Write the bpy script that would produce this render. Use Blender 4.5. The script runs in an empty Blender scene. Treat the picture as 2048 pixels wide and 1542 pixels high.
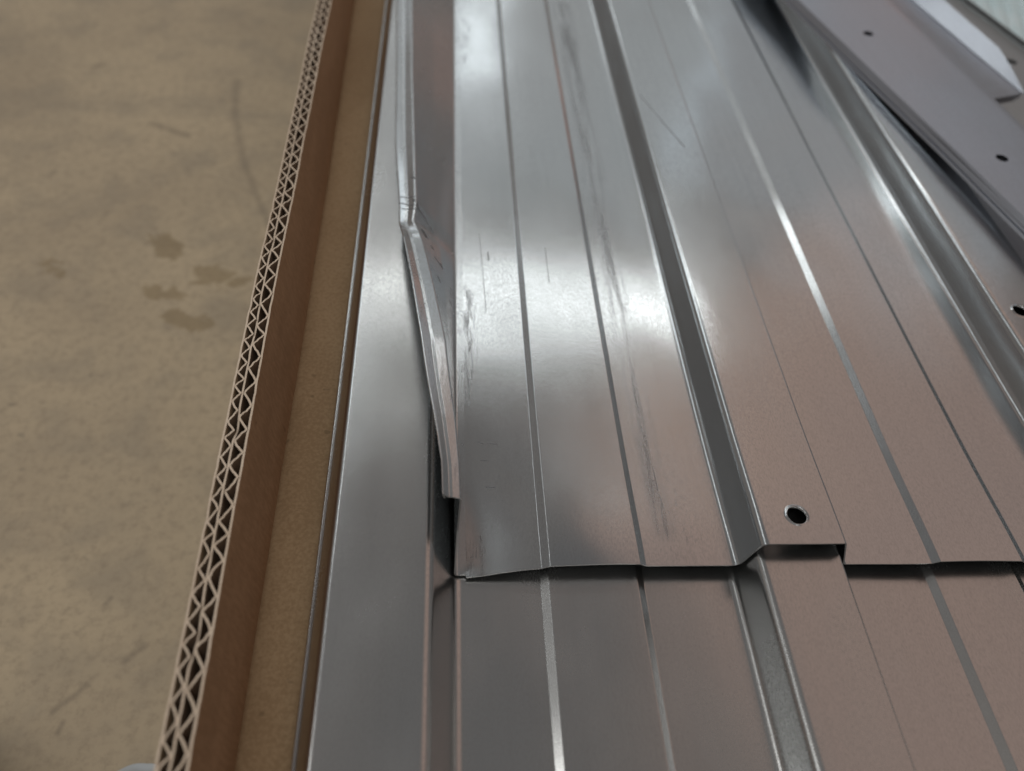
import bpy, bmesh, math, random
from mathutils import Matrix, Vector, noise
random.seed(7)
MM = 0.001
scene = bpy.context.scene
COL = scene.collection

# ------------------------------------------------------------------ camera
R = Matrix(((0.9958282, -0.0112545, -0.0905508),
            (-0.0492043, 0.7694892, -0.6367616),
            (0.0768443, 0.6385607, 0.7657253)))
cam = bpy.data.cameras.new('camera')
cam.sensor_width = 36.0
cam.lens = 1540.0 / 2048.0 * 36.0
cam.clip_start = 0.005
cam.clip_end = 50.0
cam.dof.use_dof = True
cam.dof.focus_distance = 0.222
cam.dof.aperture_fstop = cam.lens / 3.2
cam_ob = bpy.data.objects.new('camera', cam)
COL.objects.link(cam_ob)
cam_ob.matrix_world = Matrix.Translation((0, 0, 0.193)) @ R.to_4x4()
scene.camera = cam_ob

# ------------------------------------------------------------------ dim warm room light
world = bpy.data.worlds.new('World')
scene.world = world
world.use_nodes = True
wt = world.node_tree
bg = wt.nodes['Background']
wc = wt.nodes.new('ShaderNodeTexCoord')
wn = wt.nodes.new('ShaderNodeTexNoise'); wn.inputs['Scale'].default_value = 1.7; wn.inputs['Detail'].default_value = 2.0
wr = wt.nodes.new('ShaderNodeValToRGB')
wr.color_ramp.elements[0].position = 0.36; wr.color_ramp.elements[0].color = (0.14, 0.138, 0.138, 1)
wr.color_ramp.elements[1].position = 0.66; wr.color_ramp.elements[1].color = (0.24, 0.20, 0.172, 1)
wt.links.new(wc.outputs['Generated'], wn.inputs['Vector'])
wt.links.new(wn.outputs[0], wr.inputs[0])
wt.links.new(wr.outputs[0], bg.inputs[0])
bg.inputs[1].default_value = 1.0

def area(name, az, el, dist, sx, sy, radiance, color):
    a, e = math.radians(az), math.radians(el)
    d = Vector((math.sin(a) * math.cos(e), math.cos(a) * math.cos(e), math.sin(e)))
    l = bpy.data.lights.new(name, 'AREA')
    l.shape = 'RECTANGLE'; l.size = sx; l.size_y = sy
    l.energy = radiance * math.pi * sx * sy
    l.color = color
    o = bpy.data.objects.new(name, l)
    COL.objects.link(o)
    o.location = d * dist + Vector((0, 0.1, 0))
    o.rotation_euler = d.to_track_quat('Z', 'Y').to_euler()
    return o
area('tube_lamp_ahead', 4, 42.6, 2.6, 1.55, 0.12, 4.7, (0.97, 1.0, 0.985))
area('window_ahead', 1, 26.5, 3.2, 2.1, 1.05, 0.28, (0.76, 0.92, 1.0))
area('window_ahead_right', 33, 25, 3.2, 1.45, 1.0, 0.22, (0.68, 0.86, 1.0))
area('orange_reflection_panel', 30, 11, 3.0, 0.5, 0.22, 0.55, (1.0, 0.36, 0.2))  # added light standing in for a red-orange object mirrored in the flange
area('small_window_ahead', 1, 23.5, 3.1, 0.34, 0.26, 1.7, (0.92, 0.98, 1.0))
area('window_left_ahead', -23, 38, 3.0, 0.55, 0.95, 1.5, (0.88, 0.96, 1.0))
area('bend_glint_light', -37, 53, 2.6, 0.9, 0.11, 3.4, (0.97, 1.0, 1.0))  # added unseen strip light, draws white lines along the rib bends
area('lamp_left', -95, 47, 2.2, 1.2, 0.5, 4.2, (1.0, 0.985, 0.95))
area('overhead_fill', 180, 68, 2.2, 1.2, 0.6, 5.3, (1.0, 0.97, 0.92))  # added fill from behind the camera, brightens carton and floor
area('warm_bounce_right', 64, 49, 2.6, 2.7, 1.5, 0.235, (1.0, 0.58, 0.42))  # added dim panel standing in for brown surroundings mirrored in the sheets

scene.view_settings.view_transform = 'Standard'
scene.view_settings.look = 'None'
scene.view_settings.gamma = 1.0
scene.view_settings.exposure = 0.0
scene.render.engine = 'CYCLES'
scene.cycles.max_bounces = 7
scene.cycles.caustics_reflective = False
scene.cycles.caustics_refractive = False
scene.render.resolution_x = 1024
scene.render.resolution_y = 771

# ------------------------------------------------------------------ node helpers
class NT:
    def __init__(self, name):
        self.m = bpy.data.materials.new(name)
        self.m.use_nodes = True
        self.t = self.m.node_tree
        self.b = self.t.nodes['Principled BSDF']
        tc = self.t.nodes.new('ShaderNodeTexCoord')
        mp = self.t.nodes.new('ShaderNodeMapping')
        mp.inputs['Scale'].default_value = (1000, 1000, 1000)      # millimetres
        self.t.links.new(tc.outputs['Object'], mp.inputs[0])
        self.co = mp.outputs[0]
        s = self.t.nodes.new('ShaderNodeSeparateXYZ')
        self.t.links.new(self.co, s.inputs[0])
        self.x, self.y, self.z = s.outputs
    def put(self, sock, v):
        if isinstance(v, bpy.types.NodeSocket): self.t.links.new(v, sock)
        elif v is not None: sock.default_value = v
    def math(self, op, a, b=None, c=None, clamp=False):
        n = self.t.nodes.new('ShaderNodeMath'); n.operation = op; n.use_clamp = clamp
        self.put(n.inputs[0], a)
        if b is not None: self.put(n.inputs[1], b)
        if c is not None: self.put(n.inputs[2], c)
        return n.outputs[0]
    def scale(self, sx, sy, sz, off=(0, 0, 0)):
        n = self.t.nodes.new('ShaderNodeMapping')
        n.inputs['Scale'].default_value = (sx, sy, sz)
        n.inputs['Location'].default_value = off
        self.t.links.new(self.co, n.inputs[0]); return n.outputs[0]
    def noise(self, vec, scale=1.0, detail=2.0, rough=0.5, dist=0.0):
        n = self.t.nodes.new('ShaderNodeTexNoise')
        self.t.links.new(vec, n.inputs['Vector'])
        n.inputs['Scale'].default_value = scale; n.inputs['Detail'].default_value = detail
        n.inputs['Roughness'].default_value = rough; n.inputs['Distortion'].default_value = dist
        return n.outputs[0]
    def ramp(self, v, a, b, lo=0.0, hi=1.0):
        n = self.t.nodes.new('ShaderNodeMapRange'); n.interpolation_type = 'SMOOTHSTEP'
        self.put(n.inputs[0], v)
        for i, k in enumerate((a, b, lo, hi)): n.inputs[i + 1].default_value = k
        return n.outputs[0]
    def mix(self, f, a, b):
        n = self.t.nodes.new('ShaderNodeMix'); n.data_type = 'RGBA'
        self.put(n.inputs[0], f)
        for s, c in ((n.inputs[6], a), (n.inputs[7], b)):
            self.put(s, c if isinstance(c, bpy.types.NodeSocket) else (*c, 1))
        return n.outputs[2]
    def bump(self, h, strength, dist, normal=None):
        n = self.t.nodes.new('ShaderNodeBump')
        n.inputs['Strength'].default_value = strength; n.inputs['Distance'].default_value = dist
        self.put(n.inputs['Height'], h)
        if normal is not None: self.t.links.new(normal, n.inputs['Normal'])
        return n.outputs[0]
    def seg(self, x0, y0, x1, y1, w):
        """1 on the line from (x0,y0) to (x1,y1), falling to 0 at half width w"""
        dx, dy = x1 - x0, y1 - y0; L2 = dx * dx + dy * dy
        px = self.math('SUBTRACT', self.x, x0); py = self.math('SUBTRACT', self.y, y0)
        t = self.math('ADD', self.math('MULTIPLY', px, dx / L2), self.math('MULTIPLY', py, dy / L2), clamp=True)
        ex = self.math('SUBTRACT', px, self.math('MULTIPLY', t, dx))
        ey = self.math('SUBTRACT', py, self.math('MULTIPLY', t, dy))
        d = self.math('SQRT', self.math('ADD', self.math('MULTIPLY', ex, ex), self.math('MULTIPLY', ey, ey)))
        return self.ramp(d, 0.0, w, 1.0, 0.0)
    def mul(self, *a):
        r = a[0]
        for k in a[1:]: r = self.math('MULTIPLY', r, k)
        return r
    def maxi(self, *a):
        r = a[0]
        for k in a[1:]: r = self.math('MAXIMUM', r, k)
        return r
    def out(self, **k):
        names = dict(color='Base Color', rough='Roughness', metal='Metallic', normal='Normal', spec='Specular IOR Level',
                     aniso='Anisotropic', trans='Transmission Weight', alpha='Alpha', coat='Coat Weight')
        for a, v in k.items():
            if isinstance(v, tuple) and len(v) == 3: v = (*v, 1)
            self.put(self.b.inputs[names[a]], v)
        return self.m

def metal(name, base=(0.575, 0.60, 0.615), rough=0.20, marks=None, wave=1.0, seed=0.0):
    n = NT(name)
    off = (seed, seed * 1.7, 0)
    grain = n.noise(n.scale(2.6, 0.9, 2.6, off), 1.0, 3.0, 0.65)
    speck = n.noise(n.scale(1.7, 1.7, 1.7, off), 1.0, 1.0)
    streak = n.noise(n.scale(0.55, 0.012, 0.55, off), 1.0, 3.0, 0.6)
    cloud = n.noise(n.scale(0.035, 0.02, 0.035, off), 1.0, 3.0, 0.55)
    oil = n.noise(n.scale(0.018, 0.013, 0.018, off), 1.0, 1.0, 0.4)
    r = n.math('ADD', n.ramp(grain, 0.3, 0.7, rough - 0.02, rough + 0.025), n.ramp(cloud, 0.3, 0.75, -0.015, 0.035))
    f = n.math('ADD', n.ramp(streak, 0.35, 0.75, 0.0, 0.13), n.ramp(grain, 0.35, 0.75, 0.0, 0.75))
    col = n.mix(f, base, tuple(c * 0.80 for c in base))
    if marks:
        mk = marks(n)
        col = n.mix(mk, col, (0.085, 0.08, 0.085))
        r = n.math('ADD', r, n.math('MULTIPLY', mk, 0.22))
    h = n.math('MULTIPLY_ADD', oil, 2.0 * wave, n.math('MULTIPLY_ADD', grain, 0.0045, n.math('MULTIPLY', speck, 0.004)))
    b2 = n.bump(h, 1.0, 0.001)
    return n.out(color=col, rough=r, metal=1.0, normal=b2)

def marks_upper(n):
    """dark rub marks and hairline scratches left on the sheet"""
    fine = n.noise(n.scale(1.5, 0.10, 1.0), 1.0, 4.0, 0.7)
    fine2 = n.noise(n.scale(0.9, 0.35, 1.0, (31, 4, 0)), 1.0, 4.0, 0.75)
    patch = n.ramp(n.noise(n.scale(0.06, 0.022, 0.06, (3, 9, 0)), 1.0, 2.0), 0.40, 0.62)
    a = n.mul(n.maxi(n.seg(7.5, 60, 9.0, 430, 5.5), n.seg(10, 95, 9.5, 150, 7.0)), n.ramp(fine, 0.46, 0.72), patch, 0.7)
    soft = n.noise(n.scale(0.35, 0.02, 0.3, (1, 6, 0)), 1.0, 3.0, 0.6)
    b = n.mul(n.maxi(n.seg(62.5, 104, 62.5, 270, 5.0), n.seg(62.5, 270, 63, 430, 7.0)), n.ramp(soft, 0.34, 0.64), n.ramp(fine, 0.30, 0.62, 0.45, 1.0), 0.6)
    b2 = n.mul(n.maxi(n.seg(63.5, 106, 62.0, 150, 0.8), n.seg(8.5, 150, 8.8, 200, 2.2)), n.ramp(fine, 0.4, 0.62), 0.6)
    c = n.mul(n.seg(67, 100, 66, 125, 9.0), n.ramp(fine2, 0.52, 0.72), 0.35)
    c2 = n.mul(n.seg(12, 98, 16, 120, 8.0), n.ramp(fine2, 0.56, 0.74), 0.45)
    dash = n.maxi(n.seg(13.2, 119.5, 15.6, 119.3, 0.35), n.seg(11.3, 135, 12.4, 134.6, 0.35), n.seg(14.2, 134.6, 16.6, 134.2, 0.3),
                  n.seg(12.0, 128.6, 13.8, 128.4, 0.25), n.seg(11.0, 104.0, 11.2, 102.6, 0.3), n.seg(6.0, 205, 6.1, 203, 0.4),
                  n.seg(16.5, 222, 16.6, 217, 0.5), n.seg(38.0, 224, 38.1, 205, 0.22), n.seg(13.5, 232, 15.0, 190, 0.2))
    scr = n.maxi(n.seg(87.1, 317.6, 99.8, 277.4, 0.35), n.seg(93, 298, 99.6, 279, 0.25))
    return n.maxi(a, b, b2, c, c2, n.mul(dash, 0.7), n.mul(scr, 0.75))

def marks_flange(n):
    f = n.noise(n.scale(0.8, 0.5, 0.8), 1.0, 3.0, 0.7)
    lines = n.maxi(n.seg(-16, 233.5, -10, 231.5, 0.5), n.seg(-16, 230.0, -8, 225.5, 0.55), n.seg(-15, 226.5, -10, 225.0, 0.45),
                   n.seg(-8, 225.5, -4, 221, 0.35), n.seg(-11, 230, -9.5, 227.5, 1.0), n.seg(-15, 215.5, -12, 215, 0.3))
    dots = n.maxi(n.seg(-7.4, 216, -6.0, 213, 1.1), n.seg(-4.2, 209.5, -3.6, 208.5, 0.7), n.seg(-3.0, 204, -0.6, 202.2, 0.55),
                  n.seg(-0.9, 203.6, -0.3, 201.6, 0.5), n.seg(-1.8, 193.5, -1.0, 192, 0.5), n.seg(2.6, 198, 3.1, 197.5, 0.4),
                  n.seg(2.6, 195, 3.1, 194.5, 0.4), n.seg(2.4, 190, 3.0, 189.5, 0.4), n.seg(-12, 244, -10.8, 243, 0.7))
    return n.maxi(n.mul(lines, n.ramp(f, 0.3, 0.5), 0.9), n.mul(dots, 0.9),
                  n.ramp(n.noise(n.scale(0.7, 0.12, 0.7), 1.0, 3.0), 0.60, 0.75, 0.0, 0.22))

M_UP = metal('galvanised_steel_upper', wave=0.55, rough=0.175, marks=marks_upper, seed=2.0)
M_UP2 = metal('galvanised_steel_upper_clean', rough=0.175, wave=0.8, seed=2.0)
M_FL = metal('galvanised_steel_flange', rough=0.22, marks=marks_flange, seed=2.0)
M_LO = metal('galvanised_steel_lower', base=(0.57, 0.58, 0.58), rough=0.235, seed=41.0)
M_EDGE = metal('sheared_steel_edge', base=(0.36, 0.36, 0.36), rough=0.5, seed=5.0)
M_ST = metal('grey_steel_strip', base=(0.50, 0.535, 0.60), rough=0.30, seed=13.0, wave=0.5)
M_BK = metal('grey_steel_strip_back', base=(0.42, 0.435, 0.44), rough=0.38, seed=77.0, wave=0.5)

def board(name, base, dark, seed):
    n = NT(name)
    fib = n.noise(n.scale(0.9, 0.9, 0.25, (seed, 0, 0)), 1.0, 4.0, 0.7)
    cl = n.noise(n.scale(0.03, 0.012, 0.05, (seed, 3, 0)), 1.0, 3.0, 0.6)
    fl = n.ramp(n.noise(n.scale(0.35, 0.35, 0.35, (seed, 8, 1)), 1.0, 1.0), 0.72, 0.80, 0.0, 0.5)
    washb = n.noise(n.scale(0.02, 0.12, 0.02, (seed, 1, 0)), 1.0, 2.0)
    f = n.math('ADD', n.ramp(fib, 0.3, 0.7, 0.0, 0.8), n.ramp(cl, 0.35, 0.7, 0.0, 0.6), clamp=True)
    col = n.mix(f, base, dark)
    col = n.mix(fl, col, tuple(c * 0.55 for c in dark))
    b = n.bump(fib, 0.25, 0.00015)
    b = n.bump(washb, 0.6, 0.0014, b)
    return n.out(color=col, rough=0.82, normal=b, spec=0.25)
M_INNER = board('kraft_liner_inner', (0.47, 0.29, 0.17), (0.36, 0.215, 0.12), 1)
M_BOT = board('kraft_liner_bottom', (0.37, 0.262, 0.155), (0.27, 0.18, 0.10), 20)
M_OUT = board('kraft_liner_outer', (0.50, 0.39, 0.27), (0.40, 0.30, 0.19), 40)
M_FLUTE = board('kraft_fluting_shaded', (0.20, 0.145, 0.10), (0.15, 0.105, 0.07), 60)  # brown fluting paper, darkened further to put cell shade into the colour
M_CUT = board('kraft_cut_edge', (0.68, 0.58, 0.47), (0.54, 0.44, 0.34), 80)

def concrete():
    n = NT('stained_concrete')
    big = n.noise(n.scale(0.006, 0.006, 0.006), 1.0, 5.0, 0.6)
    mid = n.noise(n.scale(0.03, 0.03, 0.03, (9, 2, 0)), 1.0, 4.0, 0.6, 0.4)
    fine = n.noise(n.scale(0.22, 0.22, 0.22), 1.0, 5.0, 0.75)
    col = n.mix(n.ramp(big, 0.32, 0.68), (0.485, 0.40, 0.28), (0.39, 0.32, 0.228))
    col = n.mix(n.ramp(mid, 0.42, 0.70, 0.0, 0.45), col, (0.27, 0.235, 0.185))
    col = n.mix(n.ramp(fine, 0.42, 0.74, 0.0, 0.65), col, (0.27, 0.22, 0.16))
    rag = n.noise(n.scale(0.085, 0.12, 0.1, (7, 2, 0)), 1.0, 4.0, 0.65, 0.8)
    old = n.maxi(n.seg(-158, 347, -151, 337, 13), n.seg(-128, 320, -112, 315, 14), n.mul(n.seg(-152, 306, -138, 302, 12), 0.9),
                 n.mul(n.seg(-137, 287, -124, 282, 12), 0.95), n.mul(n.seg(-211, 325, -205, 318, 10), 0.7))
    st = n.ramp(n.math('ADD', old, n.math('MULTIPLY', n.math('SUBTRACT', rag, 0.5), 2.6)), 0.42, 0.72)
    col = n.mix(n.mul(st, n.ramp(old, 0.02, 0.2), 0.52), col, (0.22, 0.16, 0.08))
    mk = n.maxi(n.seg(-115, 110, -110, 115, 2.6), n.seg(-135, 92, -126, 101, 2.0), n.seg(-131, 85, -130.5, 88, 1.8),
                n.seg(-128, 132, -127, 134, 1.8), n.seg(-190, 462, -165, 450, 4.5), n.seg(-245, 530, -240, 533, 5.0))
    crk = n.maxi(n.seg(-146, 520, -140, 476, 4.0), n.seg(-140, 476, -124, 420, 4.0), n.seg(-124, 420, -97.6, 354, 3.6))
    col = n.mix(n.mul(n.maxi(mk, n.mul(crk, 0.8)), n.ramp(fine, 0.25, 0.5, 0.5, 1.0), 0.4), col, (0.13, 0.11, 0.09))
    dot = n.ramp(n.noise(n.scale(0.11, 0.11, 0.11, (50, 1, 0)), 1.0, 2.0), 0.68, 0.78, 0.0, 0.5)
    col = n.mix(dot, col, (0.18, 0.16, 0.13))
    b = n.bump(fine, 0.25, 0.0006)
    b = n.bump(mid, 0.3, 0.002, b)
    return n.out(color=col, rough=0.75, normal=b, spec=0.3)
M_FLOOR = concrete()

# ------------------------------------------------------------------ mesh helpers (all coordinates in millimetres)
def thing(name, label, cat, base, group=None):
    o = bpy.data.objects.new(name, None)
    o.empty_display_size = 0.02
    COL.objects.link(o)
    o.location = Vector(base) * MM
    o['label'] = label; o['category'] = cat; o['kind'] = 'thing'
    if group: o['group'] = group
    return o

def mesh_obj(name, verts, faces, mat, parent=None, smooth=True):
    me = bpy.data.meshes.new(name)
    me.from_pydata([Vector(v) * MM for v in verts], [], faces)
    me.update()
    if sum(p.normal.z * p.area for p in me.polygons) < 0: me.flip_normals()
    if smooth:
        for p in me.polygons: p.use_smooth = True
    me.materials.append(mat)
    o = bpy.data.objects.new(name, me)
    COL.objects.link(o)
    if parent is not None:
        o.parent = parent
        o.location = -parent.location
    return o

def grid_faces(nu, nv):
    return [(i * nv + j, i * nv + j + 1, (i + 1) * nv + j + 1, (i + 1) * nv + j) for i in range(nu - 1) for j in range(nv - 1)]

def thicken(o, t=0.5, holes=(), offset=-1.0, edge=0):
    """give a sheet its thickness, punch round holes (x, y, z, radius) through it"""
    m = o.modifiers.new('thickness', 'SOLIDIFY'); m.thickness = t * MM; m.offset = offset; m.material_offset_rim = edge
    if holes:
        bm = bmesh.new()
        for (x, y, z, r) in holes:
            bmesh.ops.create_cone(bm, cap_ends=True, segments=28, radius1=r * MM, radius2=r * MM, depth=0.012,
                                  matrix=Matrix.Translation(Vector((x, y, z)) * MM))
        me = bpy.data.meshes.new('cut'); bm.to_mesh(me); bm.free()
        c = bpy.data.objects.new('cut', me); COL.objects.link(c)
        b = o.modifiers.new('hole', 'BOOLEAN'); b.operation = 'DIFFERENCE'; b.solver = 'EXACT'; b.object = c
        bpy.context.view_layer.update()
        dg = bpy.context.evaluated_depsgraph_get()
        new = bpy.data.meshes.new_from_object(o.evaluated_get(dg))
        o.modifiers.clear(); o.data = new
        bpy.data.objects.remove(c)
        new.polygons.foreach_set('use_smooth', [True] * len(new.polygons))
    e = o.modifiers.new('sharp_rims', 'EDGE_SPLIT'); e.split_angle = math.radians(50)
    w = o.modifiers.new('normals', 'WEIGHTED_NORMAL'); w.keep_sharp = True; w.weight = 80

def fillet(pts, radii, seg=5):
    """round the corners of a polyline of (x, z)"""
    out = [Vector(pts[0])]
    for i in range(1, len(pts) - 1):
        p0, p, p1 = Vector(pts[i - 1]), Vector(pts[i]), Vector(pts[i + 1])
        a, b = (p0 - p), (p1 - p)
        la, lb = a.length, b.length
        a.normalize(); b.normalize()
        ang = a.angle(b)
        d = min(radii[i] * math.tan((math.pi - ang) / 2) + 0.05, la * 0.48, lb * 0.48) if ang < math.pi - 0.05 else min(0.5, la * 0.4, lb * 0.4)
        s, e = p + a * d, p + b * d
        for k in range(seg + 1):
            t = k / seg
            out.append((1 - t) ** 2 * s + 2 * t * (1 - t) * p + t * t * e)
    out.append(Vector(pts[-1]))
    return out

def lerp_table(tab, y):
    if y <= tab[0][0]: return tab[0][1:]
    for a, b in zip(tab, tab[1:]):
        if y <= b[0]:
            t = (y - a[0]) / (b[0] - a[0])
            return tuple(p + (q - p) * t for p, q in zip(a[1:], b[1:]))
    return tab[-1][1:]

def sstep(a, b, x):
    t = max(0.0, min(1.0, (x - a) / (b - a)))
    return t * t * (3 - 2 * t)

# ------------------------------------------------------------------ floor
fl = mesh_obj('floor', [(-2500, -1500, -100), (2500, -1500, -100), (2500, 4000, -100), (-2500, 4000, -100)], [(0, 1, 2, 3)], M_FLOOR, smooth=False)
fl['kind'] = 'structure'; fl['label'] = 'stained tan concrete floor'

# ------------------------------------------------------------------ corrugated carton
carton = thing('cardboard_carton', 'open brown carton with double-wall corrugated side and cut fluted rim, holding the steel sheets', 'carton', (-50, 200, -100))
RIM = [(-120, -44.2), (-20, -46.2), (40, -47.6), (100, -49.1), (149, -50.2), (197, -50.9), (280, -51.8), (367, -52.7), (500, -54.2), (820, -57.5)]
CRE = [(-120, -45.0), (47, -46.0), (126, -46.8), (234, -47.4), (330, -48.6), (438, -50.1), (820, -55.0)]
Y0, Y1 = -60.0, 760.0
ZB, ZR = -0.8, 28.0
def wall_x(y, z):
    r, c = lerp_table(RIM, y)[0], lerp_table(CRE, y)[0]
    t = (z - ZB) / (ZR - ZB)
    if t < 0: t = t * 0.25
    return c + (r - c) * t + 0.35 * noise.noise(Vector((y * 0.02, z * 0.04, 3)))
def rim_z(y, k):
    return ZR + 0.30 * noise.noise(Vector((y * 0.25, k, 0))) + 0.22 * noise.noise(Vector((y * 0.9, k + 7, 0)))
def cut_edge(o):
    o.data.materials.append(M_CUT)
    o.modifiers['thickness'].material_offset_rim = 1
def liner(name, off, t, mat, step=2.0, torn=0.0):
    ys = [Y0 + i * step for i in range(int((Y1 - Y0) / step) + 1)]
    zs = [-100.0, -40.0, -8.0, ZB, 6.0, 14.0, 21.0, 25.0]
    v = []
    for y in ys:
        top = rim_z(y, off)
        nick = 0.0
        if torn: nick = torn * max(0.0, noise.noise(Vector((y * 0.11, off, 5))) - 0.28) * 3
        for z in zs + [top - nick]:
            v.append((wall_x(y, z) - off, y, z))
    o = mesh_obj(name, v, grid_faces(len(ys), len(zs) + 1), mat, carton)
    thicken(o, t, offset=0.0); cut_edge(o)
    return o
def flute(name, o0, o1, pitch, t, seed, step=10):
    """wavy paper between the liners at offsets o0 and o1"""
    rnd = random.Random(seed)
    pts = []; y = Y0
    n = int((Y1 - Y0) / pitch)
    ph = []
    yy = Y0
    for i in range(2 * n):
        ph.append(yy); yy += pitch / 2 * rnd.uniform(0.80, 1.20)
    crush = [1.0 - (0.22 * rnd.random() if rnd.random() < 0.2 else 0.0) for _ in ph]
    v = []; m = 0
    for i in range(len(ph) - 1):
        a, b = ph[i], ph[i + 1]
        s = 1 if i % 2 == 0 else -1
        lean = rnd.uniform(-0.10, 0.10)
        cr0, cr1 = crush[i], crush[i + 1]
        for k in range(step):
            u = k / step
            w = s * (0.72 * (1 - 2 * u) + 0.28 * math.cos(math.pi * u)) * (cr0 + (cr1 - cr0) * u)   # straight flanks, tight crests
            yk = a + (b - a) * (u + lean * math.sin(math.pi * u))
            off = (o0 + o1) / 2 + (o1 - o0) / 2 * w * 0.985
            jit = 0.14 * noise.noise(Vector((yk, off, seed)))
            top = rim_z(yk, off * 0.6 + seed) + 0.12 * rnd.uniform(-1, 1)
            for z in (-100.0, -10.0, 20.0, top):
                v.append((wall_x(yk, z) - off + jit, yk, z))
            m += 1
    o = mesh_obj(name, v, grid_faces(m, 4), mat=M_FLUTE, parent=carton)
    thicken(o, t, offset=0.0); cut_edge(o)
    return o
liner('inner_liner', 0.22, 0.56, M_INNER)
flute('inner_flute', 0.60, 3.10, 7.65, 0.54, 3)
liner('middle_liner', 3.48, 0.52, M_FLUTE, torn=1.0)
flute('outer_flute', 3.86, 5.75, 5.95, 0.50, 11)
liner('outer_liner', 6.12, 0.52, M_OUT, torn=0.8)
# carton bottom with a soft crease against the wall
ys = [Y0 + i * 6 for i in range(int((Y1 - Y0) / 6) + 1)]
xs = [0.02, 0.5, 1.2, 3, 6, 10, 16, 24, 60, 420]
v = []
for y in ys:
    for x in xs:
        z = ZB - 0.9 * math.exp(-x / 1.0) + (0.22 * noise.noise(Vector((x * 0.06, y * 0.02, 9))) if x < 24 else -0.1)
        v.append((wall_x(y, ZB) + x, y, z - 0.15))
bot = mesh_obj('bottom', v, grid_faces(len(ys), len(xs)), M_BOT, carton)
thicken(bot, 3.0)

# ------------------------------------------------------------------ ribbed steel sheets
def sheet_profile(left, z0=0.0, ribs=2):
    """(x, z) polyline: pans with a raised middle strip, trapezoid ribs"""
    P, Rr = [], []
    def add(x, z, r): P.append((x, z)); Rr.append(r)
    for p in left: add(*p)
    for k in range(ribs):
        o = 110.0 * k
        add(27.1 + o, 0.0, 0.5); add(29.3 + o, 1.05, 0.5)
        add(53.6 + o, 1.05, 0.5); add(55.6 + o, 0.0, 0.5)
        add(81.3 + o, 0.0, 2.5); add(84.3 + o, 12.0, 2.5)
        add(107.2 + o, 12.0, 0.8); add(111.6 + o, 0.0, 0.9)
    add(330.0, 0.0, 0)
    prof = fillet(P, Rr)
    out = [prof[0]]
    for a, b in zip(prof, prof[1:]):                 # extra points on wide flats
        L = (b - a).length
        if L > 7:
            k = int(L // 6) + 1
            for i in range(1, k): out.append(a + (b - a) * (i / k))
        out.append(b)
    return [(p.x, p.y) for p in out]

def y_stations(a, b, fine_to, f, c):
    ys = [a]
    while ys[-1] < b: ys.append(ys[-1] + (f if ys[-1] < fine_to else c))
    return ys

# lower sheet
lower = thing('ribbed_steel_sheet', 'lower ribbed galvanised steel sheet, its bare near half running out of the picture bottom', 'metal sheet', (95, 300, 0))
LP = sheet_profile([(-31.6, 5.6, 0), (-27.8, 12.0, 1.9), (-2.2, 12.0, 3.0), (4.0, 0.0, 3.0)])
ys = y_stations(-60, 720, 260, 6, 16)
def lower_x(x, y):
    return x - 7.0 * sstep(192, 262, y) * sstep(-17, -6, x) * (1 - sstep(4.5, 20, x))
v = [(lower_x(x, y), y, z + 0.22 * noise.noise(Vector((x * 0.02, y * 0.012, 1)))) for y in ys for (x, z) in LP]
lo = mesh_obj('sheet', v, grid_faces(len(ys), len(LP)), M_LO, lower)
thicken(lo, 0.5)
# thin tube added along its outer edge to catch a bright line
v = []; hy = y_stations(-60, 720, 260, 12, 30)
for y in hy:
    zz = 0.22 * noise.noise(Vector((-31.6 * 0.02, y * 0.012, 1))) + 0.06 * noise.noise(Vector((y * 0.2, 3, 3)))
    for i in range(8):
        a = 2 * math.pi * i / 8
        v.append((-31.8 + 0.42 * math.cos(a), y, 5.5 + zz + 0.42 * math.sin(a)))
mesh_obj('edge_glint_tube', v, [(i * 8 + j, i * 8 + (j + 1) % 8, (i + 1) * 8 + (j + 1) % 8, (i + 1) * 8 + j) for i in range(len(hy) - 1) for j in range(8)], M_LO, lower)

# upper sheet
upper = thing('ribbed_steel_sheet', 'upper ribbed galvanised steel sheet with rub marks, punched hole and bent-up left edge', 'metal sheet', (95, 400, 0))
YE = 93.2
def zu(x, y):
    near = 1.0 - sstep(94, 150, y)
    z = 4.0 - 2.8 * near * math.exp(-((x - 2) / 13.0) ** 2)
    z += near * near * (1.1 * sstep(12, 34, x) + 0.45 * math.exp(-((x - 44) / 15.0) ** 2))
    z += 0.25 * noise.noise(Vector((x * 0.018, y * 0.012, 21)))
    return z
UP = sheet_profile([(7.0, 0.0, 0)])
ys = [YE + d for d in (0, 0.7, 1.6, 3, 5)] + y_stations(YE + 8, 720, 300, 4, 14)
v = []
for i, y in enumerate(ys):
    for (x, z) in UP:
        yy = y + (0.5 * noise.noise(Vector((x * 0.05, 0, 8))) - (1.0 - sstep(3, 30, x)) * 1.0) * (1 - sstep(YE, YE + 12, y))
        v.append((x, yy, z + zu(x, y)))
H1, H2 = (95.9, 101.7), (202.3, 183.9)
us = mesh_obj('sheet', v, grid_faces(len(ys), len(UP)), M_UP2, upper)
us.data.materials.append(M_UP); us.data.materials.append(M_EDGE)
for p in us.data.polygons:
    if p.center.x < 0.112 and p.center.y < 0.45: p.material_index = 1
thicken(us, 0.38, edge=2, holes=[(H1[0], H1[1], 16, 2.75), (H2[0], H2[1], 16, 2.75)])

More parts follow.
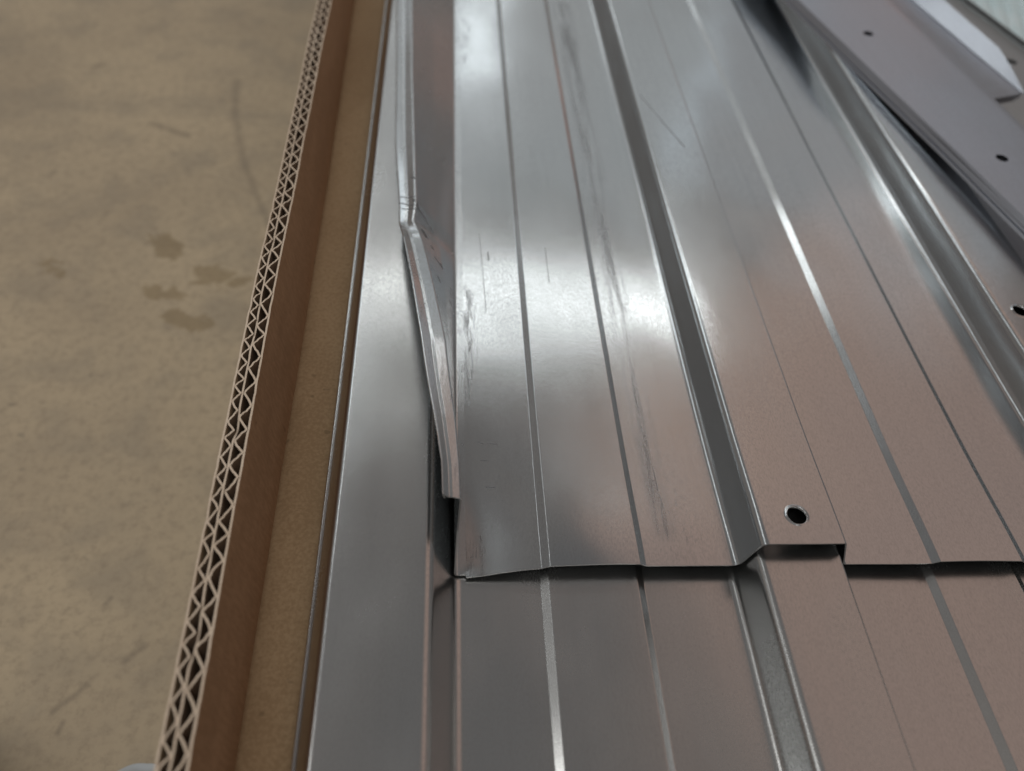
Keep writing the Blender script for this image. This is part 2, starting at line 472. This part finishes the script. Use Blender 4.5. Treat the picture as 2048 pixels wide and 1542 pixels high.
# bent-up side flange of the upper sheet: y, T (top of the web), E (outer edge of the return strip)
FL = [  # y      Tx     Tz    Ex     Ez
    (94.0, 5.4, 22.3, 0.1, 25.1),
    (104.0, 5.1, 22.4, -0.3, 25.2),
    (125.0, 3.9, 22.8, -2.6, 25.6),
    (159.0, 1.0, 23.0, -6.8, 25.6),
    (185.0, -3.2, 22.0, -10.5, 25.0),
    (200.0, -5.8, 21.0, -12.9, 23.8),
    (208.0, -7.4, 20.5, -14.2, 22.6),
    (213.0, -8.8, 20.4, -15.0, 20.6),
    (219.0, -10.8, 20.4, -15.9, 18.6),
    (228.0, -10.1, 20.8, -16.2, 18.8),
    (270.0, -12.1, 20.4, -19.5, 18.6),
    (320.0, -14.5, 20.2, -21.3, 18.8),
    (420.0, -18.2, 20.2, -25.6, 19.0),
    (720.0, -24.0, 20.2, -32.0, 19.0)]
def flange_section(y):
    tx, tz, ex, ez = lerp_table(FL, y)
    zb = zu(4.2, y)
    far = sstep(200, 330, y)
    pts = [(7.0, zu(7.0, y)), (5.8, zu(5.8, y)), (4.2, zb)]
    # lower web is slightly S-bent where the lip has been knocked outward
    bulge = 0.9 * sstep(150, 205, y) * (1 - sstep(212, 226, y))
    pts.append((4.2 + (tx - 4.2) * 0.5 + bulge, zb + (tz - zb) * 0.5 + bulge * 0.6))
    pts.append((tx, tz))
    mx, mz = tx + (ex - tx) * 0.52, tz + (ez - tz) * 0.5 - 0.45
    pts.append((mx + 0.5, mz)); pts.append((mx - 0.5, mz))
    pts.append((ex, ez))
    pts.append((ex - 0.2 + 0.9 * (1 - far), ez - 2.6))
    return fillet(pts, [0, 0.3, 1.4, 6, 0.9, 0.5, 0.5, 0.6, 0], 5)
ys = [94 + 1.5 * i for i in range(0, 110)] + [259 + 6 * i for i in range(0, 78)]
v = []; nprof = 0
for i, y in enumerate(ys):
    sec = flange_section(y)
    nprof = len(sec)
    for p in sec:
        h = max(0.0, p.y - zu(5, y))
        cut = 6.5 * min(1.0, h / 20.0) + (4.5 * sstep(0.5, 6.0, h))
        x0 = 1.0 - sstep(3.0, 7.0, p.x)
        yy = y + cut * (1 - sstep(YE, YE + 60, y)) - (1.0 - sstep(3, 30, p.x)) * 1.0 * (1 - sstep(YE, YE + 12, y))
        if p.x == 7.0 or abs(p.x - 7.0) < 1e-4:
            yy = y + (0.5 * noise.noise(Vector((7 * 0.05, 0, 8))) - (1.0 - sstep(3, 30, 7.0))) * (1 - sstep(YE, YE + 12, y))
        v.append((p.x, yy, p.y))
fo = mesh_obj('side_flange', v, grid_faces(len(ys), nprof), M_FL, upper)
fo['label'] = 'bent-up edge strip, kinked halfway'
fo.data.materials.append(M_EDGE)
thicken(fo, 0.45, edge=1)

# raised burr round each punched hole
def hole_rim(hx, hy, zt, mat, parent, k=1.0):
    v = []; nseg = 40
    for i in range(nseg):
        a = 2 * math.pi * i / nseg
        bur = k * (0.24 + 0.20 * max(0, math.cos(a - 2.5)) + 0.14 * noise.noise(Vector((math.cos(a) * 2.5, math.sin(a) * 2.5, hx))))
        for (r, dz) in ((3.5, 0.02), (3.05, 0.10 * k), (2.82, bur), (2.70, bur * 0.9), (2.58, -0.4)):
            v.append((hx + r * math.cos(a), hy + r * math.sin(a), zt + dz))
    f = [(i * 5 + j, i * 5 + j + 1, ((i + 1) % nseg) * 5 + j + 1, ((i + 1) % nseg) * 5 + j) for i in range(nseg) for j in range(4)]
    mesh_obj('hole_rim', v, f, mat, parent)
for (hx, hy) in (H1, H2): hole_rim(hx, hy, zu(hx, hy) + 12.0, M_UP2, upper)

# ------------------------------------------------------------------ nested trim strips lying across the sheets
def on(p, q, y):
    t = (y - p[1]) / (q[1] - p[1])
    return tuple(a + (b - a) * t for a, b in zip(p, q))
E_ = ((190.6, 401.0, 20.4), (220.3, 225.2, 24.2))     # free edge
F_ = ((239.6, 423.0, 21.6), (255.6, 292.4, 22.2))     # fold
B_ = ((260.3, 434.0, 17.0), (275.8, 331.6, 18.0))     # foot of the upright
T_ = ((271.7, 421.0, 22.5), (278.4, 368.0, 22.5))     # top of the upright
ORD = ['topmost', 'second', 'third', 'lowest']
LBL = ['topmost grey steel strip of the nested diagonal stack, with two screw holes',
       'second steel strip from the top of the nested diagonal stack',
       'third steel strip from the top of the nested diagonal stack',
       'lowest steel strip of the nested diagonal stack, resting on the ribbed sheet']
for k in range(4):
    root = thing('steel_angle_strip', LBL[k], 'metal strip', (230, 380, 17 - 1.35 * k), 'nested trim strips')
    dx, dz = -0.5 * k + (0.6 if k == 2 else 0), -1.35 * k
    ys = y_stations(150, 720, 440, 6, 20)
    v = []
    for y in ys:
        e, f = on(*E_, y), on(*F_, y)
        w = 0.35 * noise.noise(Vector((y * 0.02, k * 3.1, 0)))
        sec = [(e[0] + dx, e[2] + dz - 1.0 + w), (e[0] + dx + 0.7, e[2] + dz + w)]
        for t in (0.25, 0.5, 0.75, 0.92): sec.append((e[0] + dx + (f[0] - e[0]) * t, e[2] + dz + (f[2] - e[2]) * t + 0.5 * math.sin(math.pi * t)))
        sec.append((f[0] + dx, f[2] + dz)); sec.append((f[0] + dx + 1.2, f[2] + dz - 0.5))
        for s in sec: v.append((s[0], y, s[1]))
    o = mesh_obj('top_plate', v, grid_faces(len(ys), 8), M_ST, root)
    thicken(o, 0.6, holes=[(213.5, 377.5, 21, 2.6), (231.6, 267.5, 23, 2.6)])
    ys = [331.6 + 0.2 * k] + y_stations(336, 720, 440, 8, 20)
    v = []
    for y in ys:
        f, b, t = on(*F_, y), on(*B_, y), on(*T_, y)
        h = max(0.05, min(1.0, (y - 331.0) / 36.0)) ** 0.75 * (1 - 0.13 * k)
        z = b[2] + (t[2] - b[2]) * h
        xx = b[0] + (t[0] - b[0]) * h
        sec = [(f[0] + 1.2, f[2] - 0.5), ((f[0] + b[0]) / 2 + 0.6, (f[2] - 0.5 + b[2]) / 2), (b[0], b[2])]
        for s in sec: v.append((s[0] + dx, y + (b[0] - s[0]) * -0.55 * (1 - sstep(331, 350, y)), s[1] + dz))
    o = mesh_obj('sloping_web', v, grid_faces(len(ys), 3), M_ST, root)
    thicken(o, 0.6)
    v = []
    for y in ys:
        b, t = on(*B_, y), on(*T_, y)
        h = max(0.05, min(1.0, (y - 331.0) / 36.0)) ** 0.75 * (1 - 0.13 * k)
        for q in (0, 0.5, 1.0):
            v.append((b[0] + (t[0] - b[0]) * h * q + dx + 0.3, y, b[2] + (t[2] - b[2]) * h * q + dz + 0.2))
    o = mesh_obj('upright_flange', v, grid_faces(len(ys), 3), M_ST, root)
    thicken(o, 0.6)

# flat strip behind the stack, with a small upturned lip
back = thing('steel_plate_strip', 'flat grey steel strip with one hole, behind the nested stack beside the bubble wrap', 'metal strip', (290, 400, 5))
ys = y_stations(150, 720, 440, 8, 20)
v = []
for y in ys:
    c = 311.6 - (y - 458) * 0.204
    for (a, z) in ((-62, 4.9), (-40, 5.0), (-20, 5.1), (-6, 5.1), (-1.2, 5.2), (-0.3, 5.7), (0.0, 8.4)):
        v.append((c + a, y, z))
o = mesh_obj('plate', v, grid_faces(len(ys), 7), M_BK, back)
thicken(o, 0.6, holes=[(307.5, 390.0, 5.0, 2.9)])

# ------------------------------------------------------------------ bubble wrap
n = NT('bubble_film')
tint = n.noise(n.scale(0.05, 0.05, 0.05), 1.0, 2.0)
M_BUB = n.out(color=n.mix(tint, (0.50, 0.66, 0.70), (0.66, 0.76, 0.80)), rough=0.28, spec=0.6)
NX, NY, ST = 120, 190, 1.5
v = []
for j in range(NY):
    for i in range(NX):
        x, y = 300 + i * ST, 385 + j * ST
        px, py = x / 9.0, y / 7.8
        row = math.floor(py + 0.5)
        cx = math.floor(px + 0.5 - 0.5 * (row % 2)) + 0.5 * (row % 2)
        r = math.hypot((px - cx) * 9.0, (py - row) * 7.8)
        hb = 2.6 * math.sqrt(max(0.0, 1 - (r / 4.1) ** 2))
        fold = 7 * noise.noise(Vector((x * 0.018, y * 0.014, 4))) + 3 * noise.noise(Vector((x * 0.05, y * 0.03, 8)))
        v.append((x - (y - 385) * 0.2 + 28, y, 5.5 + hb + fold * min(1.0, 0.1 + (x - 300) / 40)))
bw = mesh_obj('bubble_wrap', v, grid_faces(NY, NX), M_BUB)
bw['label'] = 'pale teal bubble wrap sheet in the corner beyond the steel strips'; bw['category'] = 'bubble wrap'

# ------------------------------------------------------------------ small things on the floor
n = NT('clear_film')
M_FILM = n.out(color=(0.40, 0.43, 0.45), rough=0.3, spec=0.5)
v = []; NN = 36
for j in range(NN):
    for i in range(NN):
        a, b = i / (NN - 1), j / (NN - 1)
        x, y = -112 + a * 52 - b * 6, 20 + b * 50 + a * 10
        e = min(a, 1 - a, b, 1 - b)
        z = -99.5 + sstep(0, 0.25, e) * (7 + 9 * abs(noise.noise(Vector((a * 4, b * 4, 2)))) + 4 * noise.noise(Vector((a * 9, b * 9, 6))))
        v.append((x, y + 6 * noise.noise(Vector((a * 5, 1, 1))), z))
fm = mesh_obj('plastic_film_scrap', v, grid_faces(NN, NN), M_FILM)
fm['label'] = 'crumpled pale grey plastic film scrap on the floor against the carton'; fm['category'] = 'plastic film'

n = NT('black_rubber')
gr = n.noise(n.scale(0.6, 0.6, 0.6), 1.0, 3.0)
M_SHOE = n.out(color=(0.02, 0.02, 0.022), rough=0.6, normal=n.bump(gr, 0.2, 0.0005))
shoe = thing('shoe', 'black rounded shoe tip at the corner of the concrete floor', 'shoe', (-190, 20, -100))
def toe(name, grow, z0, z1, dome):
    v = []; rings = 10; seg = 48
    for k in range(rings):
        t = k / (rings - 1)
        z = z0 + (z1 - z0) * math.sin(t * math.pi / 2)
        s = (1 - dome * (1 - math.cos(t * math.pi / 2))) * grow
        for i in range(seg):
            a = 2 * math.pi * i / seg
            rx, ry = 48 * s, (62 if math.sin(a) > 0 else 150) * s
            v.append((-180 + rx * math.cos(a), 27 + ry * math.sin(a), z))
    f = [(k * seg + i, k * seg + (i + 1) % seg, (k + 1) * seg + (i + 1) % seg, (k + 1) * seg + i) for k in range(rings - 1) for i in range(seg)]
    f.append(tuple(range((rings - 1) * seg, rings * seg)))
    mesh_obj(name, v, f, M_SHOE, shoe)
toe('sole', 1.0, -100, -88, 0.04)
toe('upper', 0.95, -90, -40, 0.75)
